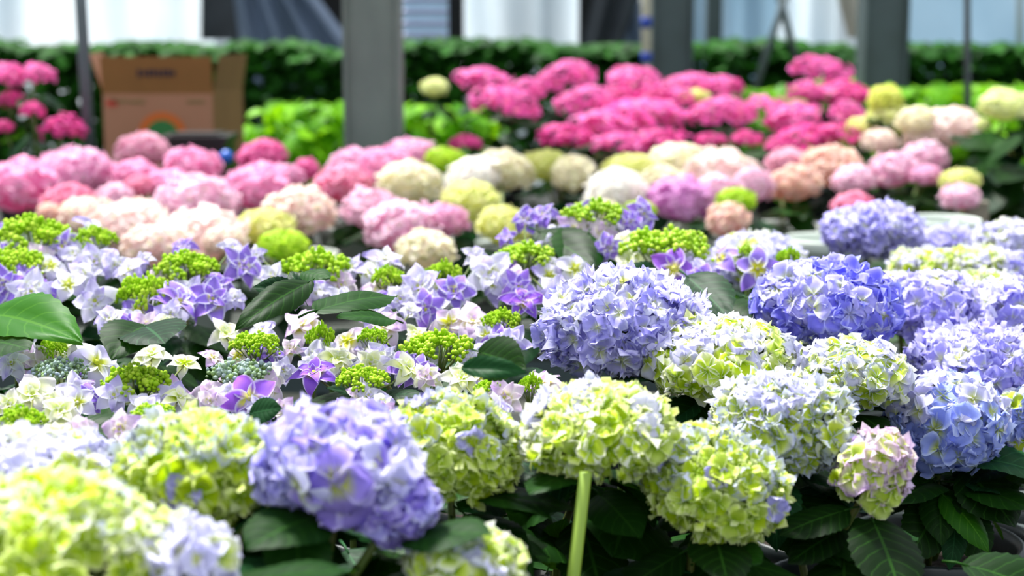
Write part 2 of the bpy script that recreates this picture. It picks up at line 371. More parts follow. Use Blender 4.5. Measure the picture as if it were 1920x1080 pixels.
BENCH = CAMZ - .80; BENCH2 = CAMZ - .70
G_FRONT = 'mophead hydrangeas on the front bench'
def near_plant(label, heads, pot='dark', ps=1.0, potxy=None, leaves=9, key='d', seed=1, zb=BENCH, group=G_FRONT, extra=()):
    """heads: (px, py, width px, height px, distance, style, floret kind, floret radius, tilt)"""
    R = random.Random(seed*7+1)
    cs = [at(h[0], h[1], h[4]) for h in heads]
    x = sum(c.x for c in cs)/len(cs); y = sum(c.y for c in cs)/len(cs) + .03
    if potxy: x, y = potxy
    root = plant_root('potted_hydrangea', x, y, zb, pot, label, group, ps=ps); O = Vector((x, y, zb))
    allf = []; hs = []
    for hi, (px, py, wp, hp, d, sty, fk, fr, tl) in enumerate(heads):
        c = cs[hi]; rx = wp*d/FPX/2 - fr*.5; rz = hp*d/FPX/2 - fr*.6; rz = max(rz, rx*.5)
        st = stem(root, O, c - Vector((0, 0, rz*.3)), R, .004)
        h = link('flower_head', COREM, root, c - O, scale=None); h.scale = (rx*.72, rx*.72, rz*.68); h['label'] = {
            'lime': 'lime green mophead', 'limeb': 'lime mophead with blue tipped petals', 'limew': 'pale lime and white mophead', 'limew2': 'lime mophead with pale lavender crown', 'limebw': 'lime and pale blue mophead', 'white': 'white blue mophead',
            'blue': 'lavender blue mophead', 'sky': 'sky blue mophead', 'peri': 'periwinkle mophead', 'purple': 'purple mophead', 'lav': 'lavender mophead', 'pinkl': 'pink and lime mophead'}[sty]
        area = .68*4*PI*((rx**2+2*rx*rz)/3*1.05); n = int(max(24, min(190, 2.3*area/(PI*fr*fr*.72))))
        s_ = STY[sty]
        for q in dome(n, R):
            p = Vector((q.x*rx, q.y*rx, q.z*rz))*R.uniform(.93, 1.05)
            nn = Vector((q.x/rx, q.y/rx, q.z/rz)).normalized()
            if tl: 
                T = Matrix.Rotation(tl, 3, 'Y'); p = T @ p; nn = T @ nn
            nj = (nn + Vector((R.gauss(0, .24), R.gauss(0, .24), R.gauss(0, .24)))).normalized()
            u = .55*max(0, nn.z)*.9 + .25*abs(nn.x) + .5*R.random()
            pal = s_[1] if u > 1.0 - s_[2]*.85 else s_[0]
            if R.random() < s_[4]: pal = s_[3]
            vis = nn.dot((CAMP - (c+p)).normalized())
            allf.append((vis, hi, p, nj, pal, fk, fr*R.uniform(.82, 1.2), R.uniform(0, 6.28), R.randrange(6)))
        hs.append((h, c, rx, rz, st))
        for k in range(leaves):
            an = R.uniform(0, 2*PI); rr = R.uniform(.01, .03)
            f = R.uniform(.35, .97)
            b0 = st[2].lerp(st[3], (f-.5)*2) if f > .5 else st[1].lerp(st[2], f*2)
            b0 = b0 + Vector((0, 0, -rz*.35))
            ln = R.uniform(.085, .135); dz = R.uniform(-.75, .25)
            dv = Vector((math.cos(an), math.sin(an), dz)).normalized()
            put_leaf(root, O, b0 + dv*.025, b0 + dv*ln, R.choice((key, key, 'b')), None, R)
        for q in dome(int(n*.45), R, 2.2):
            p = Vector((q.x*rx, q.y*rx, q.z*rz))*.84; nn = q
            if tl:
                T = Matrix.Rotation(tl, 3, 'Y'); p = T @ p; nn = T @ nn
            allf.append((-9, hi, p, nn, s_[0], fk, fr*1.15, R.uniform(0, 6.28), R.randrange(6)))
    allf.sort(key=lambda t: -t[0]); rest = {}
    for i, (vis, hi, p, nj, pal, fk, fr, spn, var) in enumerate(allf):
        h, c, rx, rz, st = hs[hi]
        if i < 100*1 + 60*(len(hs)-1):
            M = frame(nj, spn, p, fr)
            S = Matrix.Diagonal((1/h.scale[0], 1/h.scale[1], 1/h.scale[2], 1))
            o = bpy.data.objects.new('floret', floret_mesh(pal, fk)[var]); C.objects.link(o); o.parent = h
            o.matrix_parent_inverse = S; o.matrix_basis = M
        else: rest.setdefault((hi, pal), []).append((p, nj, fk, fr, spn, var))
    byh = {}
    for (hi, pal), L_ in rest.items(): byh.setdefault(hi, []).append((pal, L_))
    for hi, LL in byh.items():
        h = hs[hi][0]; mb = MB(); mats = []
        for pal, L_ in LL:
            mi = len(mats); mats.append(PM[pal])
            for (p, nj, fk, fr, spn, var) in L_:
                M = frame(nj, spn, p, fr); sub = floret_mb(random.Random(var+40), .2, .45, 4, False)
                mb.add([M @ Vector(v) for v in sub.v], sub.f, sub.c, mi)
        o = link('florets', mb.mesh('hidden_side_florets', mats), h); o.matrix_parent_inverse = Matrix.Diagonal((1/h.scale[0], 1/h.scale[1], 1/h.scale[2], 1)); o['kind'] = 'stuff'
    return root, O

NEAR = [
 ('blurred lime and white mophead hydrangea filling the nearest left corner', [
   (95, 1035, 440, 300, 1.12, 'lime', 's', .017, 0), (70, 898, 330, 160, 1.32, 'white', 'm', .019, 0), (335, 1060, 230, 190, 1.13, 'white', 's', .016, 0)]),
 ('two-toned hydrangea, lime head on its left and large purple head on its right', [
   (378, 890, 350, 250, 1.33, 'limeb', 'm', .019, 0), (640, 864, 320, 245, 1.28, 'purple', 'b', .027, .15), (742, 948, 155, 150, 1.26, 'purple', 'b', .024, .2), (545, 890, 120, 120, 1.27, 'lav', 'b', .024, 0), (460, 1010, 60, 60, 1.33, 'lime', 'b', .012, 0)]),
 ('small pale lime hydrangea head rising from the bottom edge beside the purple one', [
   (872, 1064, 250, 180, 1.25, 'limew', 'b', .018, 0)]),
 ('rounded lime hydrangea ball with blue rims, right of the big purple head', [
   (843, 848, 268, 235, 1.5, 'limeb', 's', .0165, 0)]),
 ('pale lime hydrangea with flattened lavender-topped head standing behind the green stake', [
   (1125, 812, 300, 195, 1.5, 'limew2', 's', .0175, 0), (990, 905, 80, 70, 1.95, 'pinkl', 's', .014, 0)]),
 ('nodding lime hydrangea flecked with blue, right of the green stake', [
   (1338, 912, 285, 225, 1.5, 'limeb', 's', .0165, .35)]),
 ('large lavender-blue hydrangea ball in the middle beside the star flowers', [
   (1170, 612, 325, 225, 1.84, 'blue', 'm', .0215, 0)]),
 ('white hydrangea with lime hearts, right of the large lavender-blue ball', [
   (1350, 675, 320, 180, 1.78, 'limew', 'b', .021, .05)]),
 ('round lime and pale blue hydrangea ball above the nodding lime one', [
   (1465, 800, 272, 225, 1.62, 'limebw', 'm', .0185, 0), (1635, 885, 150, 185, 1.55, 'pinkl', 'b', .018, .4)]),
 ('lime and white hydrangea head tucked below the deep periwinkle one', [
   (1600, 705, 230, 150, 1.84, 'limebw', 'b', .020, 0)]),
 ('deep periwinkle hydrangea, the most saturated blue on the bench', [
   (1550, 572, 290, 190, 2.02, 'peri', 'b', .0235, 0)]),
 ('pale lavender hydrangea half hidden behind the deep periwinkle one', [
   (1742, 575, 200, 155, 2.2, 'lav', 'b', .023, 0)]),
 ('sky blue hydrangea with pale crown above the dark pot in the right corner', [
   (1775, 795, 240, 225, 1.86, 'sky', 'b', .0235, 0), (1925, 810, 130, 190, 1.9, 'sky', 'b', .0225, 0)]),
 ('blue and white ruffled hydrangea behind the sky blue one', [
   (1830, 680, 270, 130, 2.02, 'blue', 'm', .0215, 0)]),
 ('violet blue hydrangea cut by the right edge of the view', [
   (1895, 590, 210, 150, 2.2, 'blue', 'b', .023, 0)]),
 ('frosty white-lavender hydrangea dome behind the last star-flowered hydrangea', [
   (1425, 492, 175, 115, 2.75, 'white', 's', .018, .1)]),
]
near_roots = []
for i, (lab, hs_) in enumerate(NEAR):
    near_roots.append(near_plant(lab, hs_, seed=i+1, leaves=(12 if hs_[0][4] < 1.9 else 9) if len(hs_) < 3 else 9,
        potxy=(at(1745, 1040, 1.93).x, 1.93) if 'dark pot' in lab else None, ps=1.22 if 'dark pot' in lab else 1.0))
MIDH = [
 ('soft focus lavender hydrangea standing alone in front of the pale pots', [(1637, 435, 190, 115, 2.95, 'lav', 'm', .019, 0)]),
 ('dim lavender hydrangea beside the wooden board end', [(1778, 458, 125, 70, 3.2, 'lav', 'm', .018, 0)]),
 ('soft lime and white hydrangea cluster right of the soft lavender dome', [(1735, 505, 140, 85, 2.7, 'limew', 'm', .018, 0), (1680, 540, 90, 60, 2.5, 'white', 'm', .017, 0)]),
 ('creamy white hydrangea heads behind the half hidden pale lavender plant', [(1832, 498, 130, 80, 2.75, 'limew', 'm', .018, 0), (1850, 545, 130, 70, 2.5, 'limew', 'm', .018, 0)]),
 ('light blue hydrangea heads at the far right end of the front bench', [(1895, 455, 150, 80, 2.95, 'white', 'm', .018, 0), (1905, 510, 120, 80, 2.75, 'blue', 'm', .018, 0)]),
]
for i, (lab, hs_) in enumerate(MIDH): near_plant(lab, hs_, seed=i+40, leaves=7, group='soft focus mopheads at the back of the front bench')

# large leaves and buds seen low in the front, each hung on its own plant: (plant index, base px, base py, tip px, tip py, d0, d1, key, up, width)
def lf(ri, a, b, d0, d1, key='d', up=(0, -.5, 1), ws=1.0, var=None):
    r, O = ri; put_leaf(r, O, at(a[0], a[1], d0), at(b[0], b[1], d1), key, up, rnd, ws, var)
P5, P4, P6, P8, P9, P13 = near_roots[4], near_roots[3], near_roots[5], near_roots[7], near_roots[8], near_roots[12]
lf(P5, (1042, 1010), (935, 925), 1.62, 1.56, 'd', (-.5, -.7, .8), 1.05)
lf(P5, (1180, 935), (1150, 1045), 1.6, 1.5, 'd', (.1, -1, .35), 1.5)
lf(P5, (1120, 930), (1215, 965), 1.62, 1.55, 'd', (0, -.5, 1), 1.0)
lf(P5, (1045, 1000), (960, 1040), 1.6, 1.5, 'd', (0, -.8, .8), 1.0)
lf(P5, (1030, 1060), (1060, 975), 1.6, 1.57, 'f', (0, -1, .4), .9)
lf(P4, (930, 940), (860, 960), 1.66, 1.6, 'b', (0, -.7, 1), 1.1)
lf(P9, (1500, 925), (1600, 1020), 1.62, 1.6, 'b', (.2, -.7, .8), 1.0)
lf(P9, (1520, 960), (1590, 1075), 1.64, 1.6, 'd', (0, -1, .4), 1.0)
lf(P9, (1560, 985), (1500, 1010), 1.6, 1.58, 'f', (0, -.8, .8), 1.1)
lf(P9, (1450, 960), (1580, 1060), 1.6, 1.52, 'd', (.3, -.8, .5), .9)
lf(P13, (1815, 885), (1905, 990), 1.86, 1.80, 'd', (.4, -.8, .6), 1.4)
lf(P13, (1770, 930), (1865, 1020), 1.84, 1.78, 'f', (.1, -.6, 1), .8)
lf(P13, (1790, 980), (1790, 1060), 1.84, 1.80, 'b', (0, -1, .2), .9)
lf(P13, (1800, 960), (1850, 1055), 1.86, 1.83, 'd', (0, -1, .3), 1.2)
lf(P13, (1760, 950), (1700, 1050), 1.86, 1.8, 'd', (0, -1, .3), 1.0)
lf(P13, (1745, 900), (1690, 930), 1.86, 1.82, 'd', (0, -.7, 1), 1.0)
lf(P8, (1290, 760), (1240, 800), 1.9, 1.86, 'd', (0, -.9, .6), 1.3)
for k in range(26):      # the dim leafy skirt of the front row
    ri = rnd.choice((near_roots[1], near_roots[2], near_roots[3], P5, P6, P9, P9, P6)); r, O = ri
    a = Vector((O.x + rnd.uniform(-.13, .13), O.y + rnd.uniform(-.1, .1), BENCH + rnd.uniform(.14, .3))); an = rnd.uniform(0, 6.28)
    put_leaf(r, O, a, a + Vector((math.cos(an)*.1, math.sin(an)*.1 - .03, rnd.uniform(-.07, .02))), rnd.choice('ddb'), None)

# ---------------------------------------------------------------- lacecaps with star florets
RS = random.Random(21)
STARM = {k: [star_mb(RS, i != 5).mesh('star_floret_'+k, m) for i in range(6)] for k, m in SM.items()}
def cluster_mb(R, nc=19, nb=14):
    """a flat dome of small buds on a forking stalk; unit radius in x and y"""
    mb = MB(); P = dome(nc, R, 1.25)
    for q in P:
        c = Vector((q.x*R.uniform(.7, .95), q.y*R.uniform(.7, .95), q.z*.42 - .12 + R.uniform(-.1, .16))); 
        mb.tube([(0, 0, -.95), (c.x*.45, c.y*.45, -.5), tuple(c - Vector((0, 0, .1)))], .035, .02, 5, m=1)
        for b in dome(nb, R, 2.0):
            rr = R.uniform(.04, .09); pp = c + Vector((b.x*.19, b.y*.19, b.z*.24))*R.uniform(.7, 1.35)
            ball(mb, pp, rr, R.random(), 5, 3, R.uniform(.9, 1.5), R.uniform(.3, .6))
    return mb
CLM = {k: [cluster_mb(RS).mesh('bud_cluster', [m, STEM]) for _ in range(3)] for k, m in (('g', BUD), ('b', BUDB))}
def dl(py): return 1.62 + (760-py)/345*.88
LACE = [  # label, bud clusters (px, py, w, h[, colour])
 ('star-flowered hydrangea at the back left, one big violet star over a flat lime bud head', [(60, 440, 160, 50), (178, 448, 90, 50)]),
 ('white star-flowered hydrangea at the left edge above a broad drooping leaf', [(30, 492, 120, 60), (30, 615, 70, 60)]),
 ('lacecap hydrangea with pale violet stars and bare bud stalks showing at its front', [(350, 500, 130, 60), (272, 550, 110, 80)]),
 ('lacecap hydrangea with a white star and lime eye on a dense green bud head', [(590, 500, 145, 75), (728, 520, 70, 45)]),
 ('lacecap hydrangea with white double stars left of the lavender-blue ball', [(830, 515, 80, 60), (985, 478, 120, 55), (940, 600, 80, 50)]),
 ('rearmost lacecap hydrangea, violet stars over a large dark leaf', [(1112, 400, 130, 45)]),
 ('lacecap hydrangea with a bright lime bud head behind the lavender-blue ball', [(1250, 462, 170, 60)]),
 ('small lacecap hydrangea in front of the frosty white dome', [(1400, 475, 40, 34), (1478, 482, 50, 42)]),
 ('lacecap hydrangea with pinkish stars hanging over bare green bud heads', [(820, 650, 150, 60), (700, 632, 60, 40)]),
 ('lacecap hydrangea with pink-lilac stars in the middle of the row', [(600, 632, 60, 60), (480, 645, 100, 50)]),
 ('lacecap hydrangea with the largest pale star and bluish buds', [(255, 715, 140, 60), (115, 695, 110, 50, 'b'), (100, 655, 60, 45)]),
 ('lacecap hydrangea with two deep violet stars in front', [(450, 700, 130, 50, 'b'), (290, 775, 90, 35)]),
 ('lacecap hydrangea with cream stars behind the lime blue-rimmed ball', [(680, 710, 110, 50)]),
 ('lacecap hydrangea with lime petals at the left edge behind the blurred corner blooms', [(40, 790, 100, 60)]),
 ('lacecap hydrangea with pink edged stars below the lavender-blue ball', [(920, 728, 70, 45), (995, 722, 50, 50)]),
]
STARS = [(118,465,95,'P'),(172,436,82,'W'),(5,440,55,'P'),(8,535,85,'P'),(58,548,92,'W'),(95,500,70,'W'),(128,535,78,'W'),(180,565,95,'W'),(152,515,65,'W'),(216,498,65,'W'),(243,508,75,'W'),(268,488,50,'W'),
 (335,568,118,'P'),(398,562,92,'P'),(422,628,75,'L'),(455,500,92,'P'),(436,466,60,'W'),(345,462,55,'P'),(482,478,42,'W'),(512,522,70,'W'),(205,600,70,'W'),
 (612,502,88,'L'),(662,502,62,'W'),(694,512,62,'W'),(722,488,80,'W'),(785,538,98,'W'),(850,548,84,'P'),(893,480,55,'W'),(920,516,115,'W'),(886,606,105,'K'),(842,606,75,'K'),(981,566,86,'V'),
 (1042,548,80,'W'),(1078,505,75,'W'),(1030,466,62,'W'),(984,412,62,'P'),(1018,404,70,'P'),(1092,412,80,'P'),(1205,402,72,'P'),(1180,418,60,'P'),(1140,466,66,'P'),(1168,450,60,'L'),(1262,505,98,'V'),(1352,486,92,'P'),(1420,505,92,'P'),(948,446,44,'P'),
 (568,612,95,'K'),(652,640,84,'K'),(722,612,86,'K'),(782,628,55,'L'),(492,620,66,'W'),(632,676,84,'L'),(588,702,100,'V'),(468,748,112,'V'),(694,684,66,'L'),(762,692,82,'L'),(545,655,50,'K'),
 (178,682,125,'W'),(285,668,88,'L'),(115,648,66,'L'),(22,682,74,'W'),(72,706,62,'W'),(214,742,84,'W'),(346,682,66,'L'),(336,746,76,'L'),(400,672,56,'K'),(396,752,60,'K'),(112,772,90,'L'),(62,742,105,'L'),(150,812,86,'K'),(226,806,86,'K'),(294,798,84,'L'),
 (866,712,84,'L'),(945,746,86,'K'),(1016,722,95,'K'),(932,662,50,'L'),(530,768,60,'K'),(800,706,52,'K'),(640,560,60,'W'),(770,584,50,'W'),(440,560,56,'W'),(560,545,50,'W'),(15,760,70,'L'),(350,800,70,'K'),(45,640,56,'W'),(310,610,60,'L')]
clus = []; lace_roots = []
for li, (lab, cl) in enumerate(LACE):
    R = random.Random(li+300); cs = [at(c[0], c[1], dl(c[1]+12)) for c in cl]
    x = sum(c.x for c in cs)/len(cs); y = sum(c.y for c in cs)/len(cs)+.02
    root = plant_root('lacecap_hydrangea', x, y, BENCH, 'dark', lab, 'lacecap hydrangeas with star florets on the front bench'); O = Vector((x, y, BENCH))
    lace_roots.append((root, O))
    for ci, c in enumerate(cl):
        d = dl(c[1]+12); P = cs[ci]; rx = c[2]*d/FPX/2*1.04; rz = max(rx*.8, c[3]*d/FPX*.9)
        me = CLM[c[4] if len(c) > 4 else 'g'][R.randrange(3)]
        P = P - Vector((0, 0, rz*.15))
        h = link('flower_head', me, root, P - O); h.scale = (rx, rx, rz)
        st = stem(root, O, P - Vector((0, 0, rz*.9)), R, .0035)
        clus.append((h, P, rx, rz, c[0], c[1]))
        for k in range(8):
            an = R.uniform(0, 2*PI); f = R.uniform(.2, 1); b0 = st[2].lerp(st[3], f) - Vector((0, 0, .03)); dv = Vector((math.cos(an), math.sin(an), R.uniform(-.55, .1))).normalized()
            put_leaf(root, O, b0 + dv*.02, b0 + dv*R.uniform(.07, .12), R.choice('ddb'), None, R)
def add_star(h, P, px, py, sz, kind, R, behind=False):
    d = dl(py) - (.0 if not behind else -.03); p = at(px, py, d)
    s = sz*d/FPX/2*1.16
    out = (p - P); out.z = 0; out = out.normalized() if out.length > 1e-4 else Vector((0, -1, 0))
    tocam = (CAMP - p).normalized()
    n = (tocam*1.0 + out*.45 + Vector((0, 0, .55)) + Vector((R.gauss(0, .22), R.gauss(0, .12), R.gauss(0, .22)))).normalized()
    S = Matrix.Diagonal((1/h.scale[0], 1/h.scale[1], 1/h.scale[2], 1))
    o = bpy.data.objects.new('floret', R.choice(STARM[kind])); C.objects.link(o); o.parent = h; o.matrix_parent_inverse = S
    o.matrix_basis = frame(n, R.uniform(0, 6.28), p - P, s)
    o['label'] = {'P': 'violet star floret with white petal edges', 'V': 'deep violet star floret', 'W': 'white star floret with lilac flush', 'L': 'cream star floret with lime eye', 'K': 'pink-lilac star floret'}[kind]
    # its stalk
    a = P + Vector(((p-P).x*.15, (p-P).y*.15, -h.scale[2]*.55)); b = p - n*s*.05
    mb = MB(); mb.tube([a-p, (a-p).lerp(b-p, .6) - Vector((0, 0, .006)), b-p], .0014, .0011, 5)
    q = link('floret_stalk', mb.mesh('floret_stalk', STEM), h); q.matrix_parent_inverse = S; q.matrix_basis = Matrix.Translation(p - P)
RR = random.Random(77)
for (px, py, sz, kd) in STARS:
    h, P, rx, rz, cx, cy = min(clus, key=lambda c: math.hypot(c[4]-px, (c[5]-py)*1.6) )
    add_star(h, P, px, py, sz, kd, RR)
# florets round the far sides of each head
for (h, P, rx, rz, cx, cy) in clus:
    if rx*FPX/dl(cy)*2 < 60: continue
    for k in range(6):
        px = cx + RR.uniform(-.6, .6)*rx*FPX/dl(cy)*1.7; py = cy + RR.uniform(20, 66)
        add_star(h, P, px, py, RR.uniform(54, 84), RR.choice('WWWKLP'), RR, True)
def LL(i, a, b, d0, d1, **k): lf(lace_roots[i], a, b, d0, d1, **k)
LL(1, (-30, 590), (148, 622), 1.9, 1.74, key='f', up=(-.1, -.55, 1), ws=.5)
LL(1, (-20, 640), (55, 655), 1.8, 1.74, key='d', up=(0, -.5, 1))
LL(3, (595, 582), (748, 548), 1.78, 1.86, key='d', up=(-.1, -.35, 1), ws=.7, var=2)
LL(3, (735, 600), (630, 590), 1.8, 1.75, key='d', up=(0, -.4, 1), ws=.7)
LL(3, (578, 530), (440, 612), 1.86, 1.74, key='d', up=(.2, -.6, .8), ws=.42)
LL(3, (570, 560), (540, 500), 1.88, 1.9, key='b', up=(0, -1, .3), ws=.8)
LL(3, (570, 510), (620, 522), 1.9, 1.86, key='d', up=(0, -.6, 1), ws=.8)
LL(3, (560, 548), (465, 530), 1.85, 1.86, key='b', up=(0, -1, .5), ws=.6)
LL(2, (272, 612), (210, 640), 1.74, 1.66, key='d', up=(0, -.8, .8), ws=1.2)
LL(2, (272, 612), (310, 645), 1.74, 1.66, key='b', up=(.2, -.8, .8), ws=1.2)
LL(5, (1012, 436), (1118, 500), 2.4, 2.28, key='d', up=(.1, -1, .5), ws=.8)
LL(5, (1100, 440), (1060, 505), 2.4, 2.3, key='d', up=(0, -1, .3), ws=1.0)
LL(6, (1290, 520), (1370, 600), 2.1, 2.0, key='b', up=(.1, -1, .5), ws=.9)
LL(6, (1330, 540), (1300, 600), 2.1, 2.03, key='b', up=(0, -1, .4))
LL(6, (1240, 530), (1170, 500), 2.1, 2.08, key='b', up=(0, -.8, .8))
LL(7, (1400, 560), (1440, 600), 2.1, 2.0, key='d', up=(0, -1, .4))
LL(12, (690, 745), (610, 728), 1.75, 1.72, key='b', up=(0, -.4, 1), ws=.8)
LL(12, (700, 745), (790, 735), 1.76, 1.72, key='b', up=(0, -.4, 1), ws=.8)
LL(11, (470, 775), (530, 765), 1.6, 1.58, key='b', up=(0, -.9, .6))
LL(8, (900, 660), (985, 690), 1.6, 1.55, key='d', up=(0, -1, .4))
LL(14, (870, 690), (985, 688), 1.5, 1.48, key='b', up=(0, -.8, .5), ws=.5)

# ---------------------------------------------------------------- far benches of soft focus mopheads
def farhead(R, pal, ball_=False, n=78):
    mb = MB(); mb2 = floret_mb
    for q in dome(n, R, 2.2):
        nj = (q + Vector((R.gauss(0, .3), R.gauss(0, .3), R.gauss(0, .3)))).normalized()
        M = frame(nj, R.uniform(0, 6), q*R.uniform(.8, .98), R.uniform(.19, .29)); sub = floret_mb(R, .2, .4, 4, False)
        mb.add([M @ Vector(v) for v in sub.v], sub.f, sub.c, 0)
    o = len(mb.v); ball(mb, (0, 0, 0), .82, .3, 12, 8)
    return mb
def farlace(R, pal, n=26):
    """loose magenta head: broad florets round a small bud middle"""
    mb = MB()
    for q in dome(n, R, 1.9):
        nj = (q + Vector((R.gauss(0, .3), R.gauss(0, .3), R.gauss(0, .3)))).normalized()
        M = frame(nj, R.uniform(0, 6), q*R.uniform(.66, .95), R.uniform(.26, .4)); sub = floret_mb(R, .15, .25, 4, False)
        mb.add([M @ Vector(v) for v in sub.v], sub.f, sub.c, 0)
    return mb
_fh = {}
def farmesh(pal, R):
    if pal not in _fh:
        q = random.Random(len(pal)*13+5); f = farlace if 'magenta' in pal else farhead
        _fh[pal] = [f(q, pal).mesh('flower_head_'+pal, PM[pal]) for _ in range(2)]
    return R.choice(_fh[pal])
def dfar(py): return 3.4 + (460-py)/180*1.45
def dmag(py): return 5.15 + (275-py)/150*.95
def far_plant(label, heads, df=dfar, zb=BENCH2, pot='pale', seed=0, group='soft focus mopheads on the middle bench', leaves=5, name='potted_hydrangea', key='d', potxy=None, lz=(.02, .12), hs=1.0, fl_=.72):
    R = random.Random(seed+900); cs = [at(h[0], h[1], df(h[1]) if len(h) < 6 else h[5]) for h in heads]
    x = sum(c.x for c in cs)/len(cs); y = sum(c.y for c in cs)/len(cs)+.02
    if potxy: x, y = potxy
    root = plant_root(name, x, y, zb, pot, label, group); O = Vector((x, y, zb))
    for h, c in zip(heads, cs):
        d = c.y; rx = h[2]*d/FPX/2*hs; rz = h[3]*d/FPX/2*hs; rz = max(rz, rx*fl_)
        c = c - Vector((0, 0, rz - h[3]*d/FPX/2))
        o = link('flower_head', farmesh(h[4], R), root, c - O); o.scale = (rx, rx, rz); o.rotation_euler = (R.uniform(-.15, .15), R.uniform(-.15, .15), R.uniform(0, 6.28))
        st = stem(root, O, c, R, .004)
        for k in range(leaves):
            an = R.uniform(0, 2*PI); b0 = c - Vector((0, 0, rz*.5 + R.uniform(*lz))); dv = Vector((math.cos(an), math.sin(an), R.uniform(-.7, .15))).normalized()
            put_leaf(root, O, b0 + dv*.02, b0 + dv*R.uniform(.09, .14), R.choice((key+'far', key+'far', 'bfar')), None, R)
    return root, O
FAR = [
 ('bright pink mophead hydrangea at the left edge of the middle bench', [(38,350,155,108,'pink'),(128,376,105,62,'rosepink')]),
 ('large mauve-pink mophead hydrangea left of the box, behind the bright pink one', [(140,322,150,95,'mauvepink'),(92,402,52,44,'peach')]),
 ('dusty pink hydrangea standing tallest, directly in front of the cardboard box', [(268,281,100,68,'dustypink'),(255,328,92,60,'pink'),(262,350,60,46,'rosepink')]),
 ('pink hydrangea in front of the black crate', [(362,312,108,74,'pink'),(318,345,90,56,'pink')]),
 ('pale pink hydrangea dome behind the cream ones at the left', [(368,374,160,95,'palepink'),(215,372,70,56,'palepink')]),
 ('cream and blush hydrangea low at the left of the middle bench', [(165,402,115,70,'creampink'),(245,414,155,84,'palecream')]),
 ('large blush hydrangea right behind the star flowers at the left', [(375,434,180,90,'palecream'),(290,460,125,84,'creampink'),(420,452,80,60,'creampink')]),
 ('deep pink hydrangea left of the grey steel column', [(492,291,92,58,'deeppink'),(574,320,52,46,'deeppink')]),
 ('candy pink hydrangea below the deep pink one', [(485,345,130,78,'pink'),(530,335,80,60,'mauvepink')]),
 ('blush and tan hydrangea dome in the middle of the left half', [(562,392,140,84,'creampink')]),
 ('lime cream hydrangea with a bright lime bud head below the blush dome', [(498,420,110,62,'limecream'),(532,460,95,62,'limegreen')]),
 ('rose pink hydrangea at the foot of the grey steel column', [(642,345,108,72,'rosepink'),(660,302,95,48,'mauvepink')]),
 ('mauve hydrangea heads right at the foot of the steel column', [(722,320,115,86,'pink'),(772,286,110,56,'mauvepink'),(700,298,60,40,'mauvepink')]),
 ('pale pink hydrangea with three heads, left of the orchid lime gap', [(696,392,118,78,'palepink'),(757,422,155,92,'palepink'),(832,415,92,72,'mauvepink')]),
 ('cream hydrangea with a lime tinge low behind the white stars', [(797,468,112,74,'cream')]),
 ('cream mophead hydrangea in front of the steel column', [(768,342,124,82,'cream'),(836,298,78,46,'limegreen')]),
 ('white hydrangea dome right of the cream one', [(888,330,108,72,'whitebloom'),(882,380,108,84,'limecream')]),
 ('cream hydrangea with a pale rounded head below the magenta blooms', [(944,322,112,84,'cream'),(945,425,105,84,'limecream')]),
 ('lime yellow hydrangea heads left of the overexposed white bloom', [(1020,308,92,58,'limecream'),(1075,328,84,74,'cream')]),
 ('brilliant white hydrangea, brightest bloom of the middle bench', [(1155,355,120,76,'whitebloom'),(1130,395,70,40,'cream')]),
 ('lime hydrangea behind the brilliant white bloom', [(1182,312,108,50,'limecream'),(1245,335,90,50,'cream')]),
 ('cream-white hydrangea domes in the centre of the middle bench', [(1265,300,110,64,'cream'),(1352,322,150,86,'palecream')]),
 ('orchid purple hydrangea in front of the cream-white domes', [(1276,366,124,70,'orchid'),(1200,392,60,36,'limegreen')]),
 ('pale pink hydrangea with a round lime bud head in front', [(1412,350,76,74,'palepink'),(1340,352,80,50,'palepink'),(1380,378,72,56,'limegreen')]),
 ('salmon peach hydrangea ball drooping at the bench front', [(1365,416,84,76,'peach')]),
 ('peach hydrangea pair right of the centre', [(1490,342,104,66,'peach'),(1476,298,86,42,'dustypink')]),
 ('rosy peach hydrangea under the last magenta blooms', [(1558,310,118,74,'peach'),(1600,335,80,50,'palepink'),(1600,385,80,52,'rosepink')]),
 ('pale pink hydrangea with three heads toward the right end', [(1672,316,100,60,'palepink'),(1732,296,92,62,'palepink'),(1738,328,58,38,'mauvepink')]),
 ('blush and lime hydrangea at the right end of the middle bench', [(1800,338,74,46,'limecream'),(1800,368,76,48,'palepink')]),
]
for i, (lab, hs_) in enumerate(FAR):
    cx = sum(h[0] for h in hs_)/len(hs_)
    far_plant(lab, hs_, seed=i, leaves=8)
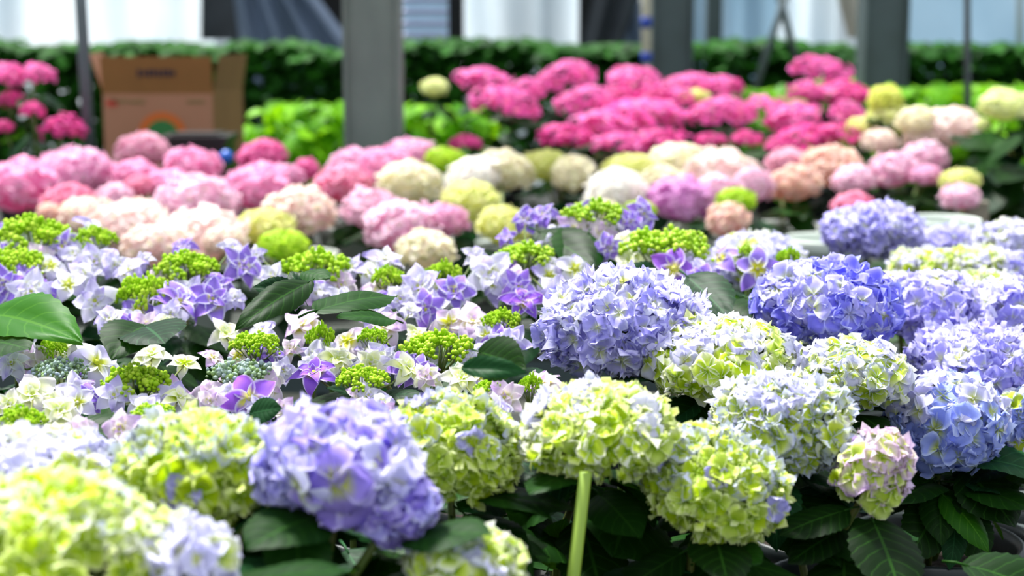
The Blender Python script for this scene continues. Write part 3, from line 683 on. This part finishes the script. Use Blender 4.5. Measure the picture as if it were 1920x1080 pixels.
MAG = [
 ('magenta hydrangea at the left end of the magenta rows', [(905,150,95,52,'magenta'),(940,192,120,66,'magenta'),(985,170,70,50,'magenta')]),
 ('hot pink hydrangea rising above the left of the magenta rows', [(1060,145,105,66,'magenta'),(1100,192,110,70,'magenta')]),
 ('magenta hydrangea low in front, beneath the hot pink peak', [(1060,256,90,48,'deepmagenta'),(1130,236,110,62,'magenta')]),
 ('magenta hydrangea with rounded heads in front of the banded pipe', [(1190,150,92,56,'magenta'),(1232,186,82,50,'deepmagenta'),(1165,178,60,36,'deepmagenta')]),
 ('pinkish magenta hydrangea in the middle of the magenta rows', [(1205,218,140,72,'magenta'),(1165,268,90,42,'magenta'),(1232,262,100,44,'deepmagenta')]),
 ('magenta hydrangea in a long flat row before the second column', [(1290,158,100,46,'magenta'),(1345,162,80,42,'magenta'),(1373,163,40,28,'deepmagenta')]),
 ('magenta hydrangea with a yellow touched bloom', [(1265,185,70,44,'magenta'),(1303,182,50,28,'limecream'),(1348,212,108,68,'magenta')]),
 ('bright magenta hydrangea left of the raised bloom', [(1435,208,100,60,'magenta'),(1490,222,90,66,'magenta')]),
 ('magenta hydrangea lifting one bloom high above all others', [(1545,126,104,44,'magenta'),(1512,172,62,44,'magenta'),(1570,172,100,42,'deepmagenta')]),
 ('deep magenta hydrangea at the right end of the magenta rows', [(1612,178,60,32,'deepmagenta'),(1590,212,66,48,'magenta')]),
 ('deep magenta hydrangea low behind the peach heads', [(1502,258,100,46,'deepmagenta'),(1562,254,92,48,'deepmagenta'),(1462,272,50,30,'deepmagenta')]),
 ('dim crimson hydrangea low in the shade of the magenta rows', [(1330,262,56,26,'deepmagenta'),(1400,258,60,26,'deepmagenta'),(870,268,60,30,'deepmagenta')]),
]
for i, (lab, hs_) in enumerate(MAG): far_plant(lab, hs_, df=dmag, zb=CAMZ-.66, pot='dark', seed=i+60, hs=1.17, fl_=.5, group='magenta hydrangeas on the back bench', leaves=7, lz=(.0, .1))
for i, (lab, hs_, dd) in enumerate([
 ('magenta hydrangea at the left edge beside the slanted grey pipe', [(12,145,70,60,'magenta'),(70,142,66,50,'magenta'),(20,185,60,30,'deepmagenta')], 5.2),
 ('crimson pink hydrangea low at the left, against the slanted pipe', [(118,236,88,46,'deepmagenta'),(8,240,34,30,'deepmagenta'),(62,205,50,28,'deepmagenta')], 5.0)]):
    far_plant(lab, hs_, df=lambda py, dd=dd: dd, zb=CAMZ-.7, pot='dark', seed=i+80, group='magenta hydrangeas at the left edge', leaves=8)
for i, (lab, hs_, dd) in enumerate([
 ('yellow lime hydrangea stack at the right end of the magenta rows', [(1660,188,64,54,'yellow'),(1672,218,96,50,'limecream'),(1612,242,84,42,'limecream')], 5.3),
 ('cream and blush hydrangea in front of the thin right pipe', [(1722,222,80,44,'cream'),(1784,236,112,72,'palecream'),(1735,262,86,56,'creampink'),(1650,262,70,40,'creampink')], 4.95),
 ('pale yellow hydrangea over tall dark foliage at the far right edge', [(1882,197,92,62,'yellowwhite'),(1940,200,70,60,'yellowwhite'),(1843,234,26,26,'yellowwhite'),(1905,278,44,36,'limecream')], 4.75)]):
    far_plant(lab, hs_, df=lambda py, dd=dd: dd, zb=CAMZ-.7, pot='dark', seed=i+90, group='yellow and cream hydrangeas at the back right', leaves=9)
# foliage of the tall dark plant at the right edge
R = random.Random(5); pr = [o for o in C.objects if str(o.get('label', '')).startswith('pale yellow hydrangea over')][0]; O = Vector(pr.location)
for k in range(60):
    a = at(R.uniform(1840, 1960), R.uniform(250, 430), R.uniform(4.4, 4.9)); an = R.uniform(0, 6.28)
    put_leaf(pr, O, a, a + Vector((math.cos(an)*.12, math.sin(an)*.12 - .03, R.uniform(-.09, .03))), R.choice(('dfar', 'bfar', 'dfar')), None, R)

# ---------------------------------------------------------------- green stake
a = at(1098, 885, 1.42); b_ = at(1072, 1110, 1.42); mb = MB(); dr = (b_-a).normalized(); bt = a + dr*((a.z-BENCH)/-dr.z)
mb.tube([a - a, (bt-a)*.5, bt-a], .0058, .0066, 12)
st_ = link('plant_stake', mb.mesh('plant_stake', plain('cut_stem_green', '#8cac38', .45, noise='#a4c048', nscale=40, stretch=(1, 1, .1), trans=.2)), None, a)
tag(st_, 'pale green cut-off plant stake leaning up between the lime hydrangeas', 'stake')

# ---------------------------------------------------------------- benches, floor, structure
WOOD = plain('weathered_wood', '#8c8474', .8, noise='#6c6454', nscale=5, stretch=(1, 12, 12))
SLAT = plain('bench_slat_grey', '#1c201c', .9, noise='#101410', nscale=8)
PALE = plain('bench_slat_dim', '#2c342c', .8, noise='#1c241c', nscale=6)
CONC = plain('floor_concrete', '#5c5c54', .9, noise='#44443c', nscale=3, bump=.2)
GALV = plain('galvanised_steel', '#7c8880', .6, .25, noise='#586460', nscale=7, stretch=(1, 1, .5))
GALD = plain('dark_galvanised_steel', '#4c5a5c', .6, .25, noise='#3c4644', nscale=6)
mb = MB(); mb.box((-8, -1, -.05), (8, 14, 0)); struct('floor', mb.mesh('floor', CONC, False))
def bench(label, x0, x1, y0, y1, zt, topmat, board=None):
    r = bpy.data.objects.new('plant_bench', None); C.objects.link(r); r.location = ((x0+x1)/2, (y0+y1)/2, 0); tag(r, label, 'bench')
    w2, d2 = (x1-x0)/2, (y1-y0)/2
    mb = MB(); n = int((y1-y0)/.1)
    for i in range(n): ya = -d2 + i*2*d2/n; mb.box((-w2, ya+.006, zt-.022), (w2, ya+2*d2/n-.006, zt-.001))
    link('bench_top', mb.mesh('bench_top', topmat, False), r)
    mb = MB()
    for yy in (-d2, d2-.03): mb.box((-w2, yy, zt-.09), (w2, yy+.03, zt-.0225))
    link('bench_rail', mb.mesh('bench_rail', GALD, False), r)
    for sx in (-1, -.33, .33, 1):
        for sy in (-1, 1):
            mb = MB(); cx, cy = sx*(w2-.06), sy*(d2-.06); mb.box((cx-.02, cy-.02, 0), (cx+.02, cy+.02, zt-.09)); link('leg', mb.mesh('bench_leg', GALD, False), r)
    return r
bench('slatted front bench carrying the star-flowered and blue hydrangeas', -1.5, 1.6, .75, 3.3, BENCH, SLAT)
b2 = bench('grey slatted middle bench carrying the pink and cream hydrangeas', -2.1, 1.38, 3.42, 4.95, BENCH2, PALE)
bench('back bench carrying the magenta hydrangeas', -.4, 1.75, 5.02, 6.4, CAMZ-.66, SLAT)
bench('back left bench carrying the cardboard box and magenta hydrangeas', -2.6, -.55, 5.02, 6.25, CAMZ-.70, SLAT)
p = at(1828, 432, 4.15); mb = MB(); mb.box((-.025, -.012, -.15), (.03, .012, .075)); mb.box((-.02, .012, -.12), (.025, .02, .05))
tag(link('wooden_board', mb.mesh('wooden_board', WOOD, False), None, p), 'short upright wooden board end at the right end of the middle bench', 'board')
# pale empty pots at the bench end
for k, (px, py, lab) in enumerate([(1550, 452, 'empty pale pot left of the soft lavender hydrangea'), (1760, 418, 'empty pale pot just right of the soft lavender hydrangea'), (1716, 422, 'empty pale pot half behind the soft lavender hydrangea')]):
    y = 3.85 + .06*k; q = at(px, py, y); o = link('empty_pot', POTS['pale'], None, (q.x, y, BENCH2)); tag(o, lab, 'pot', 'empty pale pots'); 
    s_ = max(.6, (q.z-BENCH2)/.14*1.05); o.scale = (1.1, 1.1, s_)

q = at(1965, 1000, 2.15); tag(link('empty_pot', POTS['pale'], None, (q.x, 2.15, BENCH)), 'pale pot cut by the right edge, behind the dark pot', 'pot')
# steel columns and pipes
def column(px, y, wpx, label, mt=GALV, d=None):
    w_ = wpx*y/FPX; p = at(px, 300, y); mb = MB(); h = w_/2; dd = (d or w_)/2; t_ = w_*.06
    mb.box((-h, -dd, 0), (-h+t_, dd, 3.4)); mb.box((h-t_, -dd, 0), (h, dd, 3.4)); mb.box((-h+t_, -dd*.75, 0), (h-t_, -dd*.75+t_, 3.4)); mb.box((-h+t_, dd*.75-t_, 0), (h-t_, dd*.75, 3.4))
    o = link('steel_column', mb.mesh('steel_column', mt, False), None, (p.x, y, 0)); tag(o, label, 'column', 'greenhouse columns'); return o
column(703, 5.4, 104, 'broad weathered grey steel column nearest the camera, left of the magenta blooms')
column(1254, 7.6, 76, 'grey steel column behind the middle of the magenta blooms', GALD)
column(1646, 7.2, 80, 'dark grey steel column behind the yellow lime hydrangea', GALD)
column(1333, 9.6, 28, 'narrow distant steel column right of the middle one', GALD)
def pole(a, b, y0, y1, wpx, label, mt, name='steel_pipe', n=10, cat='pipe'):
    A = at(a[0], a[1], y0); B = at(b[0], b[1], y1); mb = MB(); r = wpx*(y0+y1)/2/FPX/2
    mb.tube([Vector((0, 0, 0)), (B-A)*.5, B-A], r, None, n); o = link(name, mb.mesh(name, mt), None, A); tag(o, label, cat); return o, A, B, r
PG = plain('pipe_grey', '#5c686c', .5, .3, noise='#485050', nscale=9)
pole((176, 420), (136, -260), 5.1, 5.1, 22, 'slanted grey pipe left of the cardboard box', PG)
pole((1814, 330), (1813, -300), 5.9, 5.9, 13, 'thin upright grey pipe right of the dark column', PG)
pole((1912, 300), (1912, -300), 8.8, 8.8, 14, 'thin pale pipe at the right edge of the back wall', plain('pipe_pale', '#a8b4bc', .5))
pole((1405, 200), (1490, -60), 8.2, 8.2, 14, 'thin brace pipe slanting up to the right', PG)
pole((1492, 110), (1448, -60), 8.3, 8.3, 14, 'thin brace pipe slanting up to the left', PG)
o, A, B, r = pole((1212, 330), (1212, -200), 7.3, 7.3, 18, 'pale pipe with blue tape bands beside the middle column', plain('pipe_cream', '#a8a490', .6))
BT = plain('blue_tape', '#1c3c9c', .5)
for py in (42, 108, -40):
    q = at(1212, py, 7.3); mb = MB(); mb.tube([(0, 0, -.024), (0, 0, 0), (0, 0, .024)], r*1.12, None, 12); t_ = link('tape_band', mb.mesh('tape_band', BT), o, q - A); t_['label'] = 'blue tape band'

# ---------------------------------------------------------------- cardboard box
CARD = plain('cardboard', '#a8785c', .85, noise='#9c6c50', nscale=4); CARDI = plain('cardboard_flap', '#8c6030', .85, noise='#7c5428', nscale=5); CARDS = plain('cardboard_side', '#806030', .85, noise='#745628', nscale=5)
INK = plain('dark_print', '#2c2030', .7); ORG = plain('orange_print', '#c86420', .7); GRN = plain('green_print', '#2c7438', .7); REDP = plain('red_print', '#c04030', .7); OLV = plain('olive_print', '#7c6c3c', .7)
by = 5.75; zb = CAMZ - .70
L0 = at(192, 176, by); R0 = at(398, 176, by); ztop = L0.z; wbox = R0.x - L0.x; dep = .42; sk = at(455, 176, by+dep).x - R0.x
root = bpy.data.objects.new('cardboard_box', None); C.objects.link(root); root.location = (L0.x, by, zb); tag(root, 'open brown cardboard box with raised flaps and printed green and orange arch', 'box')
H = ztop - zb
def quadbox(pts, th, nrm): 
    mb = MB(); P = [Vector(p) for p in pts]; n = Vector(nrm).normalized()*th; mb.add([*P, *[p+n for p in P]], [(0,1,2,3),(7,6,5,4),(0,4,5,1),(1,5,6,2),(2,6,7,3),(3,7,4,0)]); return mb
link('box_panel', quadbox([(0,0,0),(wbox,0,0),(wbox,0,H),(0,0,H)], .004, (0,1,0)).mesh('box_front', CARD, False), root)
link('box_panel', quadbox([(wbox+.001,.0,0),(wbox+sk,dep,0),(wbox+sk,dep,H),(wbox+.001,.0,H)], .004, (-1,.2,0)).mesh('box_side', CARDS, False), root)
link('box_panel', quadbox([(0,.005,0),(sk*.6,dep,0),(sk*.6,dep,H),(0,.005,H)], .004, (1,0,0)).mesh('box_far_side', CARDS, False), root)
link('box_panel', quadbox([(sk*.6,dep,0),(wbox+sk,dep,0),(wbox+sk,dep,H),(sk*.6,dep,H)], .004, (0,1,0)).mesh('box_back', CARDS, False), root)
fl = at(192, 106, by).z - zb
f1 = link('box_flap', quadbox([(.0,0,H+.001),(wbox,0,H+.001),(wbox+.002,-.012,fl),(-.002,-.012,fl)], .004, (0,1,0)).mesh('box_flap_front', CARDI, False), root)
f2 = link('box_flap', quadbox([(wbox+.004,.0,H+.001),(wbox+sk,dep,H+.001),(wbox+sk+.02,dep,fl),(wbox+.03,.0,fl)], .004, (-1,.2,0)).mesh('box_flap_side', CARDS, False), root)
f3 = link('box_flap', quadbox([(0,.01,H+.001),(0,.2,H+.001),(-.045,.2,fl+.01),(-.045,.01,fl+.01)], .004, (1,0,0)).mesh('box_flap_left', CARD, False), root)
# prints lie on the faces
def pr_rect(px0, py0, px1, py1, mt, par, nm='print', dy=-.003):
    a = at(px0, py0, by) - root.location; b = at(px1, py1, by) - root.location; mb = MB(); yf = lambda z: (-.012*(z-H)/(fl-H) if z > H else 0) + dy
    mb.add([(a.x, yf(b.z), b.z), (b.x, yf(b.z), b.z), (b.x, yf(a.z), a.z), (a.x, yf(a.z), a.z)], [(0, 1, 2, 3)]); return link(nm, mb.mesh(nm, mt, False), par)
for k, x in enumerate((258, 268, 277, 286, 295, 304, 313, 322)): pr_rect(x, 130 + (k % 3 == 1)*2, x + 7, 144 - (k % 2)*2, INK, f1, 'print')
for (x0, x1, y0, y1) in ((208, 240, 187, 192), (242, 272, 188, 193), (350, 385, 188, 193)): pr_rect(x0, y0, x1, y1, OLV, root)
pr_rect(200, 188, 220, 199, REDP, root)
c0 = at(305, 256, by) - root.location
def arc(r0, r1, mt, dy):
    mb = MB(); V = []; F = []; n = 24; k = by/FPX
    for i in range(n+1):
        th = PI*i/n; 
        for r in (r0, r1): V.append((c0.x + r*k*math.cos(th), dy, c0.z + r*k*math.sin(th)))
    for i in range(n): F.append((2*i, 2*i+2, 2*i+3, 2*i+1))
    mb.add(V, F); link('printed_arch', mb.mesh('printed_arch', mt, False), root)
arc(31, 46, ORG, -.003); arc(0, 31, GRN, -.0034)
mb = MB(); 
BLK = plain('black_plastic', '#0c0e10', .35)
c = at(368, 275, 5.2); mb.box((-.1, -.1, -.5), (.1, .1, .025)); mb.box((-.11, -.11, .015), (.11, .11, .035)); mb.box((-.075, -.075, .0345), (.075, .075, .042))
cr = link('plastic_crate', mb.mesh('plastic_crate', BLK, False), None, (c.x, 5.25, c.z)); tag(cr, 'black plastic bin with a small blue light in front of the cardboard box', 'bin')
mb = MB(); ball(mb, (0, 0, 0), .022, .5, 12, 8); q = at(424, 294, 5.12); link('cap', mb.mesh('blue_light_ball', plain('blue_light_ball', '#2864c8', .3)), cr, q - Vector(cr.location))['label'] = 'blue ball standing in for a small light'  # plain blue ball, its colour stands in for a small blue light

# ---------------------------------------------------------------- hedge and leafy plants
def bush_mesh(R, n, rx, ry, z0, z1, mt, ls=.075):
    mb = MB(); sub = [leaf_mb(R, 1, 2, .33, .6, .3) for _ in range(3)]
    for s_ in sub: 
        pass
    for i in range(n):
        p = Vector((R.uniform(-rx, rx), R.uniform(-ry, ry), z0 + (z1-z0)*R.random()**.8)); 
        if R.random() < .25: p.z = z1 - R.uniform(0, .05)
        an = R.uniform(0, 6.28); y = Vector((math.cos(an), math.sin(an)-.25, R.uniform(-.9, .35))).normalized(); z = Vector((R.uniform(-.5, .5), R.uniform(-1, .1), 1)); z = (z - y*z.dot(y)).normalized(); x = y.cross(z)
        M = basis(x, y, z, p, ls*R.uniform(.7, 1.3)); s_ = R.choice(sub); rid = R.random()
        mb.add([M @ Vector(v) for v in s_.v], s_.f, [(c[0], c[1], rid) for c in s_.c])
    mb.tube([(0, 0, 0), (0, 0, z0), (0, 0, z1*.8)], .02, .01, 6)
    return mb.mesh('bush_foliage', mt)
RB = random.Random(3)
HM = [bush_mesh(RB, 1150, .19, .2, .25, 1.39, LEAFH, .085) for _ in range(4)]
HL = ['at the left edge under the bright film', 'behind the slanted pipe', 'behind the left flap of the cardboard box', 'behind the cardboard box', 'just right of the cardboard box', 'below the grey curtain', 'left behind the broad grey column', 'hidden behind the broad grey column', 'below the louvred panel', 'below the bright film right of the louvred panel', 'left of the dark tarpaulin', 'below the dark tarpaulin', 'behind the blue banded pipe', 'right of the middle column', 'below the crossing brace pipes', 'left of the dark right column', 'right of the dark right column', 'below the pale blue film', 'at the right edge of the hedge']
for i, hl in enumerate(HL):
    x = -2.85 + i*.318 + RB.uniform(-.05, .05)
    o = link('hedge_bush', HM[i % 4], None, (x, 8.7 + RB.uniform(-.1, .1), 0)); o.scale = (RB.choice((-1, 1))*1.0, 1, 1 + RB.uniform(-.03, .012)); tag(o, 'dark green hedge bush ' + hl, 'bush', 'hedge along the back wall')
BM = [bush_mesh(RB, 210, .3, .22, .45, 1.0, LEAFB, .10) for _ in range(2)]
for (px, py, y, sx, sz, lab) in ((500, 235, 6.8, .75, 1, 'bright lime green leafy plant between box and broad column'), (605, 195, 6.9, .8, 1, 'bright green leafy plant touching the left side of the broad column'), (820, 200, 6.9, .9, 1, 'bright green leafy plant right of the broad column'), (1450, 165, 7.4, .8, 1, 'green leafy plant behind the raised magenta bloom'),
        (1740, 165, 6.6, .9, 1, 'bright green leafy plant right of the dark column'), (1885, 160, 7.2, .9, 1, 'bright green leafy plant at the right edge below the hedge'), (1580, 150, 7.6, .7, 1, 'green leafy plant left of the dark column')):
    q = at(px, py, y); o = link('leafy_plant', RB.choice(BM), None, (q.x, y, 0)); o.scale = (sx, sx, q.z); tag(o, lab, 'plant', 'leafy green plants before the hedge')
R = random.Random(8); 
far_plant('small white-green hydrangea bloom over the bright leaves right of the broad column', [(815, 165, 52, 38, 'yellowwhite', 6.3)], zb=.3, pot='dark', seed=130, group='pale bloom before the hedge', leaves=5)

# ---------------------------------------------------------------- back wall of plastic film
FILM = plain('film_white', '#fafdff', .35, noise='#dceaf2', nscale=1.6, stretch=(1, 1, .35), bump=.3, trans=.72, amt=.8)
FILMB = plain('film_blue', '#c8dce8', .35, noise='#a4c0d0', nscale=2.0, stretch=(1, 1, .5), bump=.4, trans=.55)
FILMG = plain('film_grey', '#7888a0', .4, noise='#5c6c7c', nscale=3, stretch=(2, 1, .4), bump=.6, trans=.3)
FILME = plain('film_beige', '#c8c4b8', .5, noise='#a8a498', nscale=3, stretch=(1, 1, .5), trans=.4)
BLACK = plain('dark_opening', '#08090a', .9); TARP = plain('dark_tarpaulin', '#20262c', .6, noise='#384048', nscale=3, bump=.5)
WY = 10.6
def X(px, y=WY): return at(px, 40, y).x
def film(px0, px1, mt, label, z0=0.0, z1=3.4, y=WY, waves=5, amp=.03, lean=0, name='film_sheet', x0b=None, x1b=None, cat='plastic sheet', hem=0):
    """a hanging sheet with soft folds, 4 mm thick; x0b/x1b: where its lower edge stands"""
    mb = MB(); n = 40; m = 12; V = []; F = []; a0, a1 = X(px0, y), X(px1, y); b0 = X(x0b, y) if x0b is not None else a0; b1 = X(x1b, y) if x1b is not None else a1
    for t_ in (0, .004):
        for j in range(m+1):
            f = j/m
            for i in range(n+1):
                u = i/n; xx = (b0+(b1-b0)*u)*(1-f) + (a0+(a1-a0)*u)*f
                V.append((xx, t_ + amp*math.sin(u*waves*6.28 + f*1.5), z0 + (z1-z0)*f + hem*u*(1-f)))
    k = (n+1)*(m+1)
    for j in range(m):
        for i in range(n):
            q = j*(n+1)+i; F.append((q, q+1, q+n+2, q+n+1)); F.append((k+q, k+q+n+1, k+q+n+2, k+q+1))
    mb.add(V, F); o = link(name, mb.mesh(name, mt), None, (0, y, 0)); tag(o, label, cat, 'sheeting of the back wall'); return o
film(-260, 400, FILM, 'bright white plastic film left of the grey curtain', waves=6)
film(395, 470, TARP, 'dark cloth patch hanging between white film and grey curtain', y=WY-.25, waves=1, z0=CAMZ-.11, x0b=375, x1b=480)
film(430, 575, FILMG, 'grey translucent curtain gathered aside, sloping down to the right', y=WY-.3, waves=4, amp=.05, z0=.9, z1=1.75, x0b=430, x1b=760)
film(870, 1085, FILM, 'white plastic film between louvred panel and tarpaulin', waves=3, amp=.015)
film(1200, 1300, FILM, 'narrow white film behind the middle column', waves=1)
film(1300, 1460, FILMB, 'pale blue draped film behind the brace pipes', waves=2, amp=.06)
film(1455, 1570, FILM, 'white film panel right of the brace pipes', waves=2, amp=.03)
film(1550, 1700, FILME, 'beige film gathered behind the dark right column', waves=3, y=WY-.2, z0=CAMZ-.1, z1=1.9, x0b=1590, x1b=1680)
film(1690, 2150, FILMB, 'smooth pale blue film at the right of the back wall', waves=3, amp=.01)
film(1120, 1210, TARP, 'dark slumped tarpaulin narrowing down to the left', y=WY-.35, waves=2, z0=1.0, z1=1.75, x0b=1060, x1b=1130, name='tarpaulin', cat='tarpaulin')
film(1125, 1215, FILMG, 'grey film scrap hanging beside the tarpaulin', y=WY-.28, waves=2, z0=1.2, z1=1.62, x0b=1130, x1b=1225)
mb = MB()
for (x0_, x1_) in ((560, 665), (830, 880), (1060, 1215)): mb.box((X(x0_, 11.2), 11.2, 0), (X(x1_, 11.2), 11.26, 3.5))  # black slabs stand in for the shade inside the openings
struct('opening_shade', mb.mesh('opening_shade', BLACK, False))
mb = MB(); 
for i in range(9): mb.box((-7+i*1.75, WY+.3, 0), (-6.94+i*1.75, WY+.36, 3.5))
mb.box((-7.5, WY+.3, 3.38), (7.5, WY+.36, 3.46)); struct('trim_1', mb.mesh('wall_frame', GALD, False))
# louvred panel
pa, pb = at(752, -120, 9.9), at(840, 88, 9.9); r_ = bpy.data.objects.new('vent_panel', None); C.objects.link(r_); r_.location = (pa.x, 9.9, pb.z); tag(r_, 'pale louvred vent panel right of the broad grey column', 'vent panel')
w_ = pb.x-pa.x; h_ = pa.z-pb.z
mb = MB(); mb.box((0, .03, 0), (w_, .05, h_)); link('panel', mb.mesh('panel_back', FILMB, False), r_)
LVM = plain('louvre_lilac', '#b4b4d4', .5); mb = MB(); mb.box((0, 0, 0), (w_, .022, .028), mat=Matrix.Rotation(.5, 4, 'X')); lm = mb.mesh('louvre', LVM, False)
for k in range(int(h_/.07)): link('louvre', lm, r_, (0, 0, .05 + k*.07))
mb = MB(); mb.box((-.02, -.01, -.03), (w_+.1, .05, -.005)); link('sill', mb.mesh('panel_sill', plain('sill_pale', '#b4bcb4', .6), False), r_)
